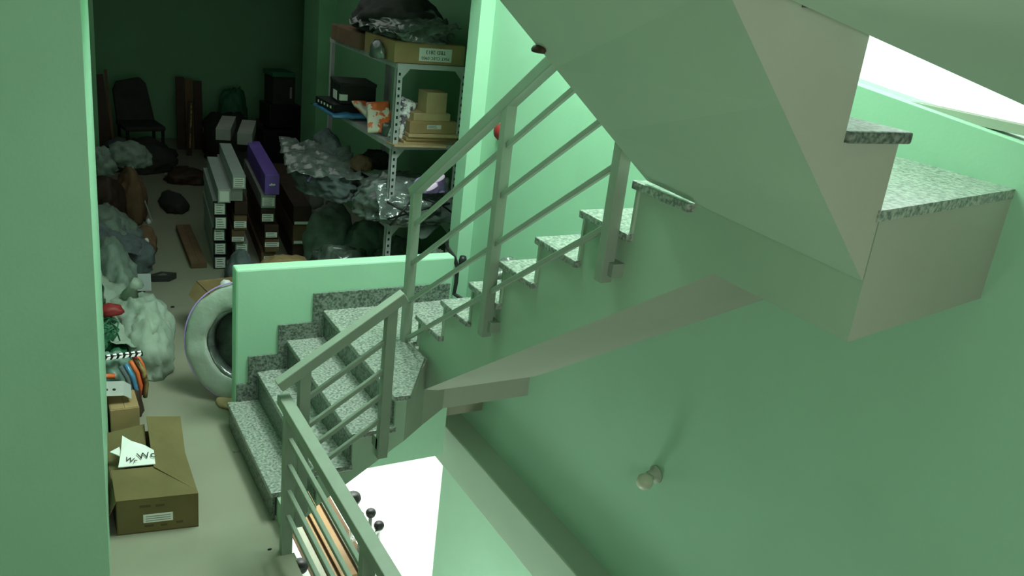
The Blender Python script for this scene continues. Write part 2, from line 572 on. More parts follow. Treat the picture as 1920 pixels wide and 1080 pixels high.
def railing(name, label, posts, hand, bars, rots=None):
    o = empty(name, (0, 0, 0), 0, label, 'railing')
    o.location = posts[0][0]
    off = -Vector(posts[0][0])
    for a_, b_ in posts:
        bar('post', Vector(a_) + off, Vector(b_) + off, RW, RW * 0.9, rail_m, o, up=(0, 1, 0), bevel=0.003)
        foot = Vector(a_) + off
    bar('handrail', Vector(hand[0]) + off, Vector(hand[1]) + off, RW * 1.1, RW, rail_m, o, bevel=0.004)
    for a_, b_ in bars:
        bar('rail_bar', Vector(a_) + off, Vector(b_) + off, 0.02, 0.022, rail_m, o, bevel=0.003)
    return o, off


# guard rail along the floor edge (x = 1.0)
gx = 0.995
o, off = railing('guard_railing', 'grey metal guard railing along the floor edge above the open well', [((gx + .01, 3.42, -0.12), (gx + .01, 3.42, 0.76)), ((gx + .01, 2.42, -0.12), (gx + .01, 2.42, 0.76))],
        ((gx, 3.50, 0.775), (gx, 1.6, 0.775)), [((gx + .01, 3.42, z), (gx + .01, 1.62, z)) for z in (0.615, 0.48, 0.345, 0.21)])
for y in (3.42, 2.42):
    box('bracket', Vector((gx + .01, y - .03, -0.10)) + off, Vector((gx + .06, y + .03, -0.04)) + off, rail_m, o)
# lower stair railing, plane y = 3.5
ly = 3.47


def lz(x):
    return 0.87 + 0.672 * (x - 0.985)


o, off = railing('lower_stair_railing', 'grey metal stair railing rising over the lowest granite steps', [((1.08, ly, 0.10), (1.08, ly, lz(1.08))), ((1.475, ly, 0.40), (1.475, ly, lz(1.475)))],
        ((0.965, ly, lz(0.965)), (1.535, ly, lz(1.535))), [((1.09, ly, lz(1.09) - d), (1.47, ly, lz(1.47) - d)) for d in (0.17, 0.32, 0.45, 0.58)])
box('bracket', Vector((1.45, ly, 0.44)) + off, Vector((1.51, ly + .07, 0.50)) + off, rail_m, o)
box('bracket', Vector((1.06, ly, 0.16)) + off, Vector((1.12, ly + .07, 0.22)) + off, rail_m, o)
# main stair railing, plane x = 1.85
mx = 1.85


def mz(y):
    return 1.555 + 0.70 * (4.13 - y)


o, off = railing('main_stair_railing', 'tall grey metal stair railing climbing beside the bright green wall', [((mx, 4.13, 0.50), (mx, 4.13, mz(4.13))), ((mx, 3.25, 1.10), (mx, 3.25, mz(3.25))), ((mx, 2.43, 1.67), (mx, 2.43, mz(2.43)))],
        ((mx, 4.17, mz(4.17)), (mx, 2.36, mz(2.36))), [((mx, 4.13, mz(4.13) - d), (mx, 2.42, mz(2.42) - d)) for d in (0.195, 0.415, 0.635, 0.86)])
for y, z in ((4.13, 0.53), (3.25, 1.13), (2.43, 1.70)):
    box('bracket', Vector((mx, y - .05, z)) + off, Vector((mx + .05, y + .02, z + .05)) + off, rail_m, o)

# ------------------------------------------------------------------ steel rack
SX0, SX1, SY0, SY1 = 2.47, 3.03, 6.02, 7.55
rk = empty('steel_rack', (SX0, SY0, 0), 0, 'tall slotted grey steel shelving rack standing against the dark green wall', 'shelving')
DX, DY = SX1 - SX0, SY1 - SY0
for px_, py_ in ((0, 0), (DX, 0), (0, DY), (DX, DY)):
    sx = 1 if px_ == 0 else -1
    sy = 1 if py_ == 0 else -1
    bm = bmesh.new()
    add_box(bm, (min(px_, px_ + sx * .045), min(py_, py_ + sy * .003), 0), (max(px_, px_ + sx * .045), max(py_, py_ + sy * .003), 1.965))
    add_box(bm, (min(px_, px_ + sx * .003), min(py_, py_ + sy * .045), 0), (max(px_, px_ + sx * .003), max(py_, py_ + sy * .045), 1.965))
    po = bm_obj('post', bm, rack_m, rk)
    if py_ == 0:
        bm = bmesh.new()
        for k in range(36):
            z = 0.06 + k * 0.052
            add_box(bm, (px_ + sx * .015, -0.002, z), (px_ + sx * .030, 0.001, z + 0.02))
        bm_obj('slots', bm, slot_m, po)['kind'] = 'stuff'
SH = [1.965, 1.375, 0.77, 0.12]
for z in SH:
    bm = bmesh.new()
    add_box(bm, (0.002, 0.002, z - .006), (DX - .002, DY - .002, z))
    for lo_, hi_ in (((0.002, -0.004, z - .035), (DX - .002, 0, z)), ((0.002, DY, z - .035), (DX - .002, DY + .004, z)), ((-0.004, 0, z - .035), (0, DY, z)), ((DX, 0, z - .035), (DX + .004, DY, z))):
        add_box(bm, lo_, hi_)
    bm_obj('shelf', bm, rack_m, rk)
    for sx, x0 in ((1, 0.045), (-1, DX - 0.045)):
        if z > .2:
            prism('gusset', [(x0, -0.003, z - .035), (x0 + sx * .055, -0.003, z - .035), (x0, -0.003, z - .10)], (0, 0.004, 0), rack_m, rk)


def carton(name, loc, size, m, label, cat='box', rz=0.0, group=None, tape=None, lab=None, flap=True, bevel=0.004):
    """closed carton; tape / label as parts"""
    t = empty(name, loc, rz, label, cat, group)
    w_, d_, h_ = size
    box('body', (0, 0, 0), (w_, d_, h_), m, t, bevel=bevel)
    if tape:
        box('tape', (w_ / 2 - .022, -0.001, h_ * .55), (w_ / 2 + .022, d_ + .001, h_ + .0012), tape, t)
    if flap:
        bm = bmesh.new()
        add_box(bm, (0.006, 0.004, h_ - .001), (w_ / 2 - .002, d_ - .004, h_ + .003))
        add_box(bm, (w_ / 2 + .002, 0.004, h_ - .001), (w_ - .006, d_ - .004, h_ + .003))
        bm_obj('flap', bm, m, t)
    if lab:
        x0, z0, x1, z1 = lab
        box('sticker', (x0, -0.002, z0), (x1, 0.0, z1), label_m, t)
        bm = bmesh.new()
        n = max(2, int((z1 - z0) / 0.014))
        for k in range(n):
            zz = z0 + (k + .6) * (z1 - z0) / (n + .3)
            add_box(bm, (x0 + .006, -0.0032, zz), (x0 + (x1 - x0) * random.uniform(.6, .93), -0.0018, zz + .0035))
        bm_obj('print_lines', bm, ink, t)
    return t


# --- top shelf
zt = SH[0]
b = carton('labelled_carton', (SX0 - .02, SY0 + .02, zt + .002), (0.56, 0.62, 0.145), card, 'flat brown carton with upside-down printed sheet, front of the top shelf', rz=0.0)
box('paper_sheet', (0.19, -0.003, 0.022), (0.45, -0.0005, 0.115), label_m, b)
rot = Matrix.Translation((0.32, -0.0042, 0.088)) @ Matrix.Rotation(R(180), 4, 'Y') @ Matrix.Rotation(R(90), 4, 'X')
text_mesh('TBD 2813', 0.038, ink, 'printed_text', b, rot)
rot = Matrix.Translation((0.32, -0.0042, 0.045)) @ Matrix.Rotation(R(180), 4, 'Y') @ Matrix.Rotation(R(90), 4, 'X')
text_mesh('MAT CLEC 0903', 0.032, ink, 'printed_text', b, rot)
carton('brown_carton', (SX0 - .04, SY0 + .68, zt + .002), (0.5, 0.72, 0.12), card3, 'flat brown carton behind the labelled carton on the top shelf', tape=None)
o = tag(lump('film_wrapped_bundle', (0.66, 1.0, 0.17), 3, film_dark, sub=5), 'dark bundle wrapped in shiny plastic film on the labelled carton', 'bundle')
o.location = (SX0 + .27, SY0 + .46, zt + .15)
o2 = tag(lump('black_plastic_sheet', (0.70, 1.15, 0.34), 9, dark_stuff, sub=4), 'black plastic heap peaking at the back of the top shelf', 'bundle')
o2.location = (SX0 + .30, SY0 + .78, zt + .15)
o3 = tag(lump('grey_plastic_bag', (0.30, 0.26, 0.14), 14, film, sub=4), 'pale crumpled plastic bag hanging over the top shelf carton', 'bag')
o3.location = (SX0 + .16, SY0 + .10, zt + .155)
o3 = tag(lump('clear_plastic_wrap', (0.10, 0.22, 0.13), 15, film, sub=3), 'small tuft of clear plastic at the corner of the top shelf', 'plastic wrap')
o3.location = (SX0 - .06, SY0 + .25, zt + .002)

# --- second shelf
zs = SH[1]
carton('cube_carton', (SX0 + .27, SY0 + .04, zs + .232), (0.165, 0.17, 0.155), card2, 'small cube-shaped tan carton topmost on the second shelf', flap=False)
carton('tan_carton', (SX0 + .17, SY0 + .03, zs + .175), (0.30, 0.34, 0.055), card2, 'thin tan carton directly under the cube carton')
carton('tan_carton', (SX0 + .135, SY0 + .01, zs + .085), (0.385, 0.40, 0.088), card, 'tan carton with white sticker in the shelf stack', lab=(0.14, 0.035, 0.255, 0.065))
for k in range(3):
    carton('flat_carton', (SX0 + .10 + .012 * k, SY0 - .012 * k + .02, zs + .002 + .028 * k), (0.42, 0.44, 0.026), card2 if k != 1 else card,
           ['lowest flat folded carton under the sticker carton on the rack', 'middle flat folded carton under the sticker carton on the rack', 'uppermost flat folded carton under the sticker carton on the rack'][k], flap=False, rz=R(-2 * k))
t = tag(prism('cardboard_sheet', [(0, 0, 0), (0.40, -0.03, 0), (0.44, 0.05, 0), (0.40, 0.28, 0), (0.0, 0.30, 0)], (0, 0, 0.012), card2), 'loose tan cardboard sheet jutting from the second shelf edge', 'cardboard')
t.location = (SX0 - .01, SY0 - .07, zs + .002)
t.rotation_euler = (R(-4), 0, R(-2))
t = empty('black_box', (SX0 - .07, SY0 + 1.0, zs + .115), R(-4), 'upper black box with white sticker on the left of the second shelf', 'box')
box('body', (0, 0, 0), (0.30, 0.34, 0.17), plastic_black, t, bevel=.004)
box('lid', (-0.004, -0.004, 0.15), (0.304, 0.344, 0.175), dark_stuff, t, bevel=.003)
box('sticker', (-0.002, 0.03, 0.03), (0.06, -0.003, 0.08), label_m, t)
box('sticker', (-0.005, 0.10, 0.02), (-0.002, 0.22, 0.09), label_m, t)
t = empty('black_box', (SX0 - .13, SY0 + .98, zs + .052), R(3), 'lower wide black box lying on the blue packet', 'box')
box('body', (0, 0, 0), (0.34, 0.42, 0.06), plastic_black, t, bevel=.004)
bm = bmesh.new()
for k in range(5):
    add_box(bm, (-0.002, 0.05 + k * .07, .02), (0.0, 0.08 + k * .07, .04))
bm_obj('print_marks', bm, label_m, t)['kind'] = 'stuff'
t = tag(pouch('blue_packet', 0.40, 0.62, 0.05, 21, blue), 'shiny blue plastic packet under the black boxes', 'packet')
t.location = (SX0 + .03, SY0 + 1.18, zs + .003)
t = empty('orange_packet', (SX0 + .0, SY0 + .44, zs + .025), R(-12), 'orange and white printed food-style packet beside the rack post', 'packet', rot=(R(18), R(-3), R(-8)))
pouch('pouch', 0.19, 0.30, 0.05, 5, orange_print, t)
t.location = (SX0 + .06, SY0 + .45, zs + .105)
t.rotation_euler = (R(42), R(-8), R(-22))
t = empty('orange_packet', (SX0 + .10, SY0 + .78, zs + .07), 0, 'second orange and white packet lying behind the first on the rack', 'packet')
pouch('pouch', 0.20, 0.30, 0.06, 8, orange_print, t)
t.rotation_euler = (R(25), R(6), R(25))
t = tag(pouch('silver_pouch', 0.15, 0.32, 0.05, 31, silver), 'silver pouch with dark pattern leaning behind the rack post', 'pouch')
t.location = (SX0 + .13, SY0 + .16, zs + .165)
t.rotation_euler = (R(78), 0, R(-4))
t.rotation_mode = 'XYZ'
t.matrix_world = Matrix.Translation((SX0 + .12, SY0 + .15, zs + .16)) @ Matrix.Rotation(R(20), 4, 'Y') @ Matrix.Rotation(R(80), 4, 'X')
t = tag(lump('dark_pouch', (0.13, 0.16, 0.11), 33, film_dark, sub=3), 'small dark shiny pouch between silver pouch and cartons', 'pouch')
t.location = (SX0 + .10, SY0 + .34, zs + .003)

# --- third shelf: plastic wrapped bundle with straps
zw = SH[2]
t = empty('wrapped_bundle', (SX0 + .22, SY0 + .25, zw), 0, 'large clear-film bundle with dark straps filling the lower shelf front', 'bundle')
lump('film_body', (0.86, 0.85, 0.34), 41, film, t, amp=.2, sub=5)
for a_, b_ in (((-.30, -.42, .22), (-.06, -.46, .06)), ((-.10, -.44, .25), (-.28, -.46, .05)), ((.0, -.45, .24), (.24, -.44, .12)), ((-.28, -.40, .08), (.20, -.44, .20))):
    mid = (Vector(a_) + Vector(b_)) / 2 + Vector((0, -.03, .02))
    tube('strap', [a_, mid, b_], .008, plastic_black, t, seg=6)
t = empty('lilac_package', (SX0 + .30, SY0 - .08, zw + .27), 0, 'lilac foil package with two highlights as glowing ends poking above the clear bundle', 'package')
lump('film_body', (0.26, 0.18, 0.13), 43, lilac, t, sub=4)
for k in range(2):
    l = lump('highlight_glow', (0.11, 0.06, 0.045), 44 + k, lilac_glow, t, sub=3, amp=.1)
    l.location = (-.02 + .05 * k, -.08 + .0 * k, .045 + .062 * k)
    l.rotation_euler = (0, R(-28), 0)
t = empty('film_roll_bundle', (SX0 - .12, SY0 + 1.0, zw), 0, 'grey film bundle with crossed purple ties at the shelf back end', 'bundle')
lump('film_body', (0.62, 0.95, 0.26), 47, cloth_blue, t, sub=5, amp=.25)
for a_, b_ in (((-.28, -.1, .22), (-.14, -.26, .14)), ((-.27, -.24, .14), (-.15, -.1, .22))):
    bar('tie', a_, b_, .012, .012, lilac, t)
t = tag(lump('grey_cloth_roll', (0.22, 0.5, 0.22), 51, cloth_blue, sub=4), 'grey-blue rolled cloth lying on top of the rear film bundle', 'cloth')
t.location = (SX0 - .05, SY0 + 1.35, zw + .22)
t = tag(lump('brown_bag', (0.20, 0.22, 0.12), 53, card3, sub=4), 'small brown paper bag between the film bundles', 'bag')
t.location = (SX0 + .08, SY0 + .82, zw + .22)
t = tag(lump('black_bag', (0.30, 0.34, 0.15), 55, dark_stuff, sub=4), 'flat black bag against the wall behind the clear bundle', 'bag')
t.location = (SX0 + .28, SY0 + 1.0, zw + .20)
# --- bottom shelf
zb_ = SH[3]
t = tag(lump('dark_sack', (0.48, 0.60, 0.42), 61, film_dark, sub=4), 'dark glossy sack on the bottom shelf behind the railing', 'sack')
t.location = (SX0 + .27, SY0 + .34, zb_)
t = tag(lump('olive_sack', (0.46, 0.55, 0.38), 62, sack2_m, sub=4), 'olive grey sack on the bottom shelf further back', 'sack')
t.location = (SX0 + .27, SY0 + 1.05, zb_)
t = tag(lump('light_green_bag', (0.20, 0.2, 0.36), 66, sack_m, sub=4), 'pale upright bag standing right of the rack on the floor', 'bag')
t.location = (2.84, 5.86, 0.25)
box_t = carton('brown_carton', (2.66, 5.7, 0), (0.36, 0.34, 0.25), card3, 'brown carton under the pale upright bag by the pier')

# ------------------------------------------------------------------ stacks of long cartons
A = math.atan2(.24, 1.7)


def drape(name, pts, seed, m, parent=None, amp=.02, n=14, th=.004):
    """a crumpled sheet spanned by four corner points"""
    a, b, c, d = [Vector(p) for p in pts]
    bm = bmesh.new()
    g = []
    for i in range(n + 1):
        row = []
        for j in range(n + 1):
            u, v = i / n, j / n
            p = a.lerp(b, u).lerp(d.lerp(c, u), v)
            k1 = 1 - abs(noise.noise(p * 9 + Vector((seed, 0, 0)))) * 2
            k2 = 1 - abs(noise.noise(p * 22 + Vector((0, seed, 0)))) * 2
            p += Vector((.3, -.5, 1)) * amp * (k1 + .5 * k2 - .8)
            row.append(bm.verts.new(p))
        g.append(row)
    for i in range(n):
        for j in range(n):
            bm.faces.new((g[i][j], g[i + 1][j], g[i + 1][j + 1], g[i][j + 1]))
    o = bm_obj(name, bm, m, parent, smooth=True)
    so = o.modifiers.new('solid', 'SOLIDIFY')
    so.thickness = th
    return o


X0, Y0 = SX0, SY0
tag(drape('clear_film_sheet', [(X0 - .05, Y0 - .10, zt + .20), (X0 + .45, Y0 - .06, zt + .27), (X0 + .40, Y0 + .8, zt + .42), (X0 - .08, Y0 + .9, zt + .20)], 3.1, film_dark, amp=.035, n=24), 'crumpled grey film sheet spread over the top shelf load', 'plastic film')
o = empty('draped_film', (X0, Y0, zw), 0, 'loose clear film draped over the lower shelf edge with a hanging pointed corner', 'plastic film')
drape('film_sheet', [(-.10, -.10, .06), (.52, -.12, .02), (.50, .05, .33), (-.08, .10, .30)], 5.2, film, o, amp=.03, n=22)
drape('film_corner', [(.12, -.06, .0), (.42, -.08, .0), (.30, -.09, -.10), (.26, -.09, -.11)], 6.2, film, o, amp=.01, n=8)
tag(drape('grey_film_sheet', [(X0 - .55, Y0 + .75, zw + .22), (X0 + .0, Y0 + .55, zw + .18), (X0 + .1, Y0 + 1.2, zw + .32), (X0 - .45, Y0 + 1.45, zw + .34)], 8.3, film, amp=.035, n=22), 'grey film sheet spilling left out of the rack', 'plastic film')
tag(drape('white_sack_sheet', [(.46, 5.35, .30), (.80, 5.50, .12), (.84, 6.2, .16), (.50, 6.3, .42)], 9.4, sack_m, amp=.03, n=20), 'loose pale fold of sack cloth over the largest sack', 'cloth')
tag(drape('dark_sheet', [(.46, 7.0, .40), (.85, 7.1, .22), (.95, 7.7, .24), (.5, 7.9, .50)], 11.4, cloth_blue, amp=.035, n=20), 'wrinkled blue-grey sheet across the middle of the left pile', 'cloth')


def long_box(loc, length, m, label, group, w_=0.10, h_=0.113, front=None, rz=-A * 0.85, frame=False, lines=True):
    t = empty('long_carton', loc, rz, label, 'carton', group)
    box('body', (0, 0, 0), (w_, length, h_), m, t, bevel=.003)
    if frame:
        bm = bmesh.new()
        for l_, h2 in (((-.002, -.004, 0), (.006, .03, h_)), ((w_ - .006, -.004, 0), (w_ + .002, .03, h_)), ((0, -.004, 0), (w_, .03, .006)), ((0, -.004, h_ - .006), (w_, .03, h_ + .0))):
            add_box(bm, l_, h2)
        bm_obj('end_strap', bm, plastic_black, t)
    if front:
        x0, z0, x1, z1 = front
        s = box('sticker', (x0, -.0045, z0), (x1, -.001, z1), label_m, t)
        if lines:
            bm = bmesh.new()
            n = max(2, int((z1 - z0) / .018))
            for k in range(n):
                zz = z0 + (k + .5) * (z1 - z0) / (n + .2)
                add_box(bm, (x0 + .008, -.006, zz), (x1 - .008 - random.random() * .02, -.004, zz + .004))
            bm_obj('print_lines', bm, slot_m, s)
    return t


ordn = ['lowest', 'second-lowest', 'third from the floor', 'fourth from the floor', 'fifth from the floor', 'topmost', 'topmost', 'topmost']
g1 = 'long white cartons in the leftmost stack'
for k in range(6):
    top_ = k == 5
    long_box((1.462 + (.028 if top_ else 0.004 * (k % 2)), 7.36 - (.06 if top_ else 0) + .02 * ((k * 7) % 3 - 1), 0.118 * k), 1.2, ledbox,
             'long white carton with black edge straps, %s of the leftmost stack' % ordn[k] if not top_ else 'plain long white carton, topmost of the leftmost stack', g1,
             frame=not top_, front=(.012, .012, .088, .10), lines=not top_)
g2 = 'long cartons in the second stack'
ms = [(greybox, 'grey', (.01, .02, .095, .055)), (greybox, 'grey', (.01, .03, .095, .09)), (card3, 'reddish brown', (.0, .01, .10, .05)), (card3, 'brown', (.0, .02, .10, .075)), (brown_dark, 'dark', None),
      (greybox, 'pale grey', None), (ledbox, 'white', (.008, .015, .094, .095))]
zz = 0
for k, (m_, c_n, f_) in enumerate(ms):
    long_box((1.63 + .02 * math.sin(k * 2.1) - .004 * k, 7.33 + .03 * math.sin(k * 1.7), zz), 1.25, m_, 'long %s carton, %s of the second stack from the left' % (c_n, ['bottom', 'second', 'third', 'fourth', 'fifth', 'sixth', 'top'][k]), g2, front=f_, w_=.105)
    zz += .1185
g3 = 'long cartons in the stack with the purple one'
ms = [(card3, 'brown', (.02, .02, .09, .08)), (card3, 'reddish', (.0, .05, .12, .09)), (brown_dark, 'dark brown', (.01, .01, .105, .055)), (brown_dark, 'brown-black', (.01, .01, .105, .075)), (greybox, 'grey', (.01, .02, .11, .095)), (purple, 'purple', None)]
zz = 0
for k, (m_, c_n, f_) in enumerate(ms):
    long_box((1.87 + .018 * math.sin(k * 1.3), 7.34 + .03 * math.cos(k * 1.9), zz), 1.35, m_, 'long %s carton, %s of the stack topped by purple' % (c_n, ['bottom', 'second', 'third', 'fourth', 'fifth', 'top'][k]), g3, front=f_, w_=.12, h_=.118 if k < 5 else .17)
    zz += .131
pt = [o for o in COL.objects if o.get('label', '').startswith('long purple')][0]
bar('printed_logo', (.035, -.005, .085), (.085, -.005, .09), .006, .012, label_m, pt)
bar('printed_logo', (.05, -.005, .10), (.075, -.005, .08), .006, .008, label_m, pt)
for k in range(2):
    long_box((1.93 - .16 * k, 8.6 + .2 * k, .80 + .0 * k), .7, greybox, ['grey carton lying crosswise behind the purple carton', 'grey carton end leaning behind the second stack'][k], 'loose grey cartons behind the stacks', w_=.14, rz=-A - .15)
g4 = 'wide brown cartons in the rightmost stack'
for k in range(3):
    long_box((2.14, 7.36, .178 * k), 1.6, card3 if k % 2 else brown_dark, 'wide brown carton, %s of the rightmost floor stack' % ['bottom', 'middle', 'top'][k], g4, w_=.155, h_=.175, front=(.01, .01, .14, .035) if k else None, lines=False)
carton('dark_carton', (2.40, 7.75, 0), (0.20, 0.8, 0.60), greybox, 'dark grey upright carton between rightmost stack and rack', rz=-A)

# ------------------------------------------------------------------ heaps between the stacks and the parapet
t = tag(lump('brown_paper_heap', (0.50, 0.5, 0.26), 71, card, sub=4), 'crumpled tan paper heap behind the middle of the parapet', 'paper heap')
t.location = (1.86, 6.55, 0.10)
t = tag(lump('dark_cloth_heap', (1.0, 0.6, 0.10), 72, dark_stuff, sub=4), 'dark cloth spread under the tan paper heap', 'cloth')
t.location = (1.95, 6.6, 0.0)
t = tag(lump('grey_cloth_bag', (0.26, 0.36, 0.3), 73, cloth_blue, sub=4), 'grey-blue cloth bag at the foot of the leftmost stack', 'bag')
t.location = (1.60, 6.95, 0)
t = tag(lump('film_covered_heap', (0.66, 0.62, 0.42), 74, film_dark, sub=5), 'film-covered heap of bags left of the rack front post', 'heap')
t.location = (2.33, 6.62, 0.0)
t = tag(lump('olive_bag', (0.5, 0.7, 0.55), 75, sack2_m, sub=4), 'olive bag leaning on the rack side behind the film heap', 'bag')
t.location = (2.46, 7.35, 0.0)
t.parent = None
t = tag(lump('grey_plastic_sheet', (0.32, 0.36, 0.2), 76, cloth_blue, sub=4), 'grey crumpled sheet behind the parapet under the brown stack', 'sheet')
t.location = (2.08, 6.2, 0.05)
carton('flat_brown_carton', (1.28, 7.38, 0), (0.13, 1.1, 0.05), card3, 'long flat brown carton on the floor left of the white stack', rz=-R(3))
t = tag(lump('dark_rag', (0.3, 0.7, 0.12), 77, dark_stuff, sub=3), 'dark rag heap behind the flat brown carton', 'rag')
t.location = (1.45, 9.3, 0)

# open carton behind the coil
t = empty('open_round_carton', (1.30, 6.02, 0), R(8), 'open brown carton filled with scraps behind the wrapped coil', 'box')
bm = bmesh.new()
W2, D2, H2, T2 = .17, .19, .34, .008
for l_, h_ in (((-W2, -D2, 0), (W2, -D2 + T2, H2)), ((-W2, D2 - T2, 0), (W2, D2, H2)), ((-W2, -D2, 0), (-W2 + T2, D2, H2)), ((W2 - T2, -D2, 0), (W2, D2, H2)), ((-W2, -D2, 0), (W2, D2, T2))):
    add_box(bm, l_, h_)
bm_obj('body', bm, card, t)
box('tape', (-W2 - .001, -D2 - .002, .20), (W2 + .001, -D2, .24), card2, t)
prism('flap', [(-W2, -D2, H2), (-W2, D2, H2), (-W2 - .06, D2 - .02, H2 - .09), (-W2 - .06, -D2 + .02, H2 - .09)], (.006, 0, 0), card, t)
t2 = tag(lump('scraps_in_carton', (0.28, 0.32, 0.30), 78, cloth_blue, sub=4), 'grey scraps filling the open carton behind the coil', 'scraps')
t2.location = (1.30, 6.02, 0.06)
t2 = tag(lump('white_rag', (0.10, 0.12, 0.08), 79, paper, sub=3), 'white crumpled paper on the scraps in the open carton', 'paper')
t2.location = (1.27, 5.98, 0.335)

# wrapped coil standing against the parapet end
nrm = Vector((-0.55, -0.80, 0.16)).normalized()
q = nrm.to_track_quat('Z', 'Y').to_matrix().to_4x4()
t = empty('wrapped_coil', (1.19, 4.99, 0.0), 0, 'large film-wrapped ring-shaped coil standing against the parapet end', 'coil')
base = Matrix.Translation((0, 0, 0.37)) @ q
Ro, Ri, Wd = .375, .225, .065
prof_ = []
for k in range(25):
    a_ = 2 * math.pi * k / 24
    cx, cz = math.cos(a_), math.sin(a_)
    sgx = abs(cx) ** .45 * (1 if cx > 0 else -1)
    sgz = abs(cz) ** .45 * (1 if cz > 0 else -1)
    prof_.append(((Ro + Ri) / 2 + (Ro - Ri) / 2 * sgx, Wd * sgz))
prof_[-1] = prof_[0]
cr = lathe('coil_ring', prof_, wrap, t, seg=64, mtx=base)
for v in cr.data.vertices:
    n_ = noise.noise(v.co * 9) * .012 + noise.noise(v.co * 25) * .004
    v.co += v.normal * n_
lathe('inner_liner', [(Ri + .01, -.05), (Ri - .012, -.05), (Ri - .012, .05), (Ri + .01, .05), (Ri + .01, -.05)], film_dark, t, seg=48, mtx=base)
lathe('backing_film', [(0.0, -.045), (Ri, -.05), (Ri, -.04), (0.0, -.035)], film_dark, t, seg=32, mtx=base)
lathe('edge_strap', [(Ro + .004, .018), (Ro + .012, .018), (Ro + .012, .034), (Ro + .004, .034), (Ro + .004, .018)], lilac, t, seg=64, mtx=base)
l = lump('film_knot', (.12, .10, .07), 81, film, t, sub=3)
l.location = (.02, 0, .70)
l2 = lump('carton_pad', (.28, .22, .05), 82, card2, t, sub=3, amp=.1)
l2.location = (-.06, -.06, 0.0)

# ------------------------------------------------------------------ left-hand pile along the wall
t = empty('floor_chair', (0.44, 5.15, 0), 0, 'see-through bag of red and blue cords under the black-white strip', 'bag')
lump('clear_body', (0.30, 0.34, 0.33), 91, teal, t, sub=4)
t.name = 'cord_bag'
for k, (m_, x_, y_) in enumerate(((orange, .11, -.10), (red, .135, -.05), (orange, .15, .0), (cloth_blue, .05, -.16), (blue, .08, -.145), (orange, -.06, -.17), (gold, .145, -.09))):
    if k == 5:
        tube('cord', [(-.14, -.165, .24), (-.06, -.175, .26), (0.0, -.17, .25)], .014, m_, t, seg=6)
    else:
        tube('cord', [(x_ - .02, y_ - .01, .31), (x_ + .012, y_ - .035, .24), (x_ + .03, y_ - .03, .15), (x_ + .02, y_ - .02, .06)], .013, m_, t, seg=6)
t = empty('tinsel_strip', (0.36, 5.02, 0.335), R(3), 'black and white dashed strip lying across the cord bag', 'strip')
box('strip_band', (0, 0, 0), (0.24, 0.03, 0.02), plastic_black, t)
for k in range(7):
    prism('white_dash', [(.008 + k * .033, -.004, .002), (.028 + k * .033, -.004, .004), (.034 + k * .033, -.004, .018), (.016 + k * .033, -.004, .016)], (0, .03, .006), tinsel, t)
t = empty('metal_bracket', (0.33, 4.78, 0.235), R(0), 'white metal bracket with two holes resting on a small brown box', 'bracket', rot=(R(20), R(4), R(-4)))
box('plate', (0, 0, 0), (0.135, 0.11, 0.004), steel, t, bevel=.001)
prism('folded_end', [(0.135, 0, 0.004), (0.135, .11, .004), (.175, .11, -.03), (.175, 0, -.03)], (0, 0, -.004), steel, t)
for x_ in (.045, .085):
    lathe('hole', [(0, 0), (.009, 0), (.009, .001), (0, .001)], slot_m, t, seg=12, mtx=Matrix.Translation((x_, .045, .0042)))
carton('small_brown_box', (0.385, 4.72, 0), (0.15, 0.22, 0.17), card, 'small brown box on the floor behind the big open carton', rz=R(0))
t = tag(lump('dark_bag', (0.16, 0.22, 0.19), 93, brown_dark, sub=3), 'dark crumpled bag beside the small brown box', 'bag')
t.location = (0.51, 4.98, 0.0)

t = empty('white_sack', (0.655, 5.83, 0), 0, 'largest pale woven sack slumped on the floor beyond the cord bag', 'sack')
lump('sack_body', (0.50, 0.86, 0.40), 95, sack_m, t, sub=5, amp=.18)
tube('tied_neck', [(-.02, .1, .36), (0.0, .08, .43), (.03, .05, .47)], .04, sack_m, t, seg=8, radii=[.06, .028, .045])
t = tag(lump('pale_sack', (0.36, 0.60, 0.36), 97, sack_m, sub=4), 'pale sack corner slumping toward the walkway', 'sack')
t.location = (0.69, 5.63, 0)
t = tag(lump('mottled_sack', (0.40, 0.80, 0.50), 99, sack2_m, sub=4), 'mottled grey-green sack against the left wall beyond the red cloth', 'sack')
t.location = (0.60, 6.75, 0)
t = tag(lump('red_cloth', (0.16, 0.12, 0.07), 101, red, sub=3), 'small red cloth lying on the white sack', 'cloth')
t.location = (0.49, 5.62, 0.375)
t = empty('green_netting', (0.42, 5.50, 0.22), 0, 'dark green wire netting tangle beside the wall', 'netting')
for k in range(8):
    pts_ = [(.08 * math.cos(a_ * 1.1 + k) + random.uniform(-.02, .02), .13 * math.sin(a_ * .9 + k * 1.7), .08 + .08 * math.sin(a_ * 1.3 + k)) for a_ in [i * .7 for i in range(10)]]
    tube('wire', pts_, .005, green_wire, t, seg=5)
l = lump('net_mass', (.18, .26, .14), 103, green_wire, t, sub=3)
t = tag(lump('dark_green_bag', (0.20, 0.3, 0.26), 104, green_wire, sub=3), 'dark green bag under the wire netting', 'bag')
t.location = (0.50, 5.42, 0.0)

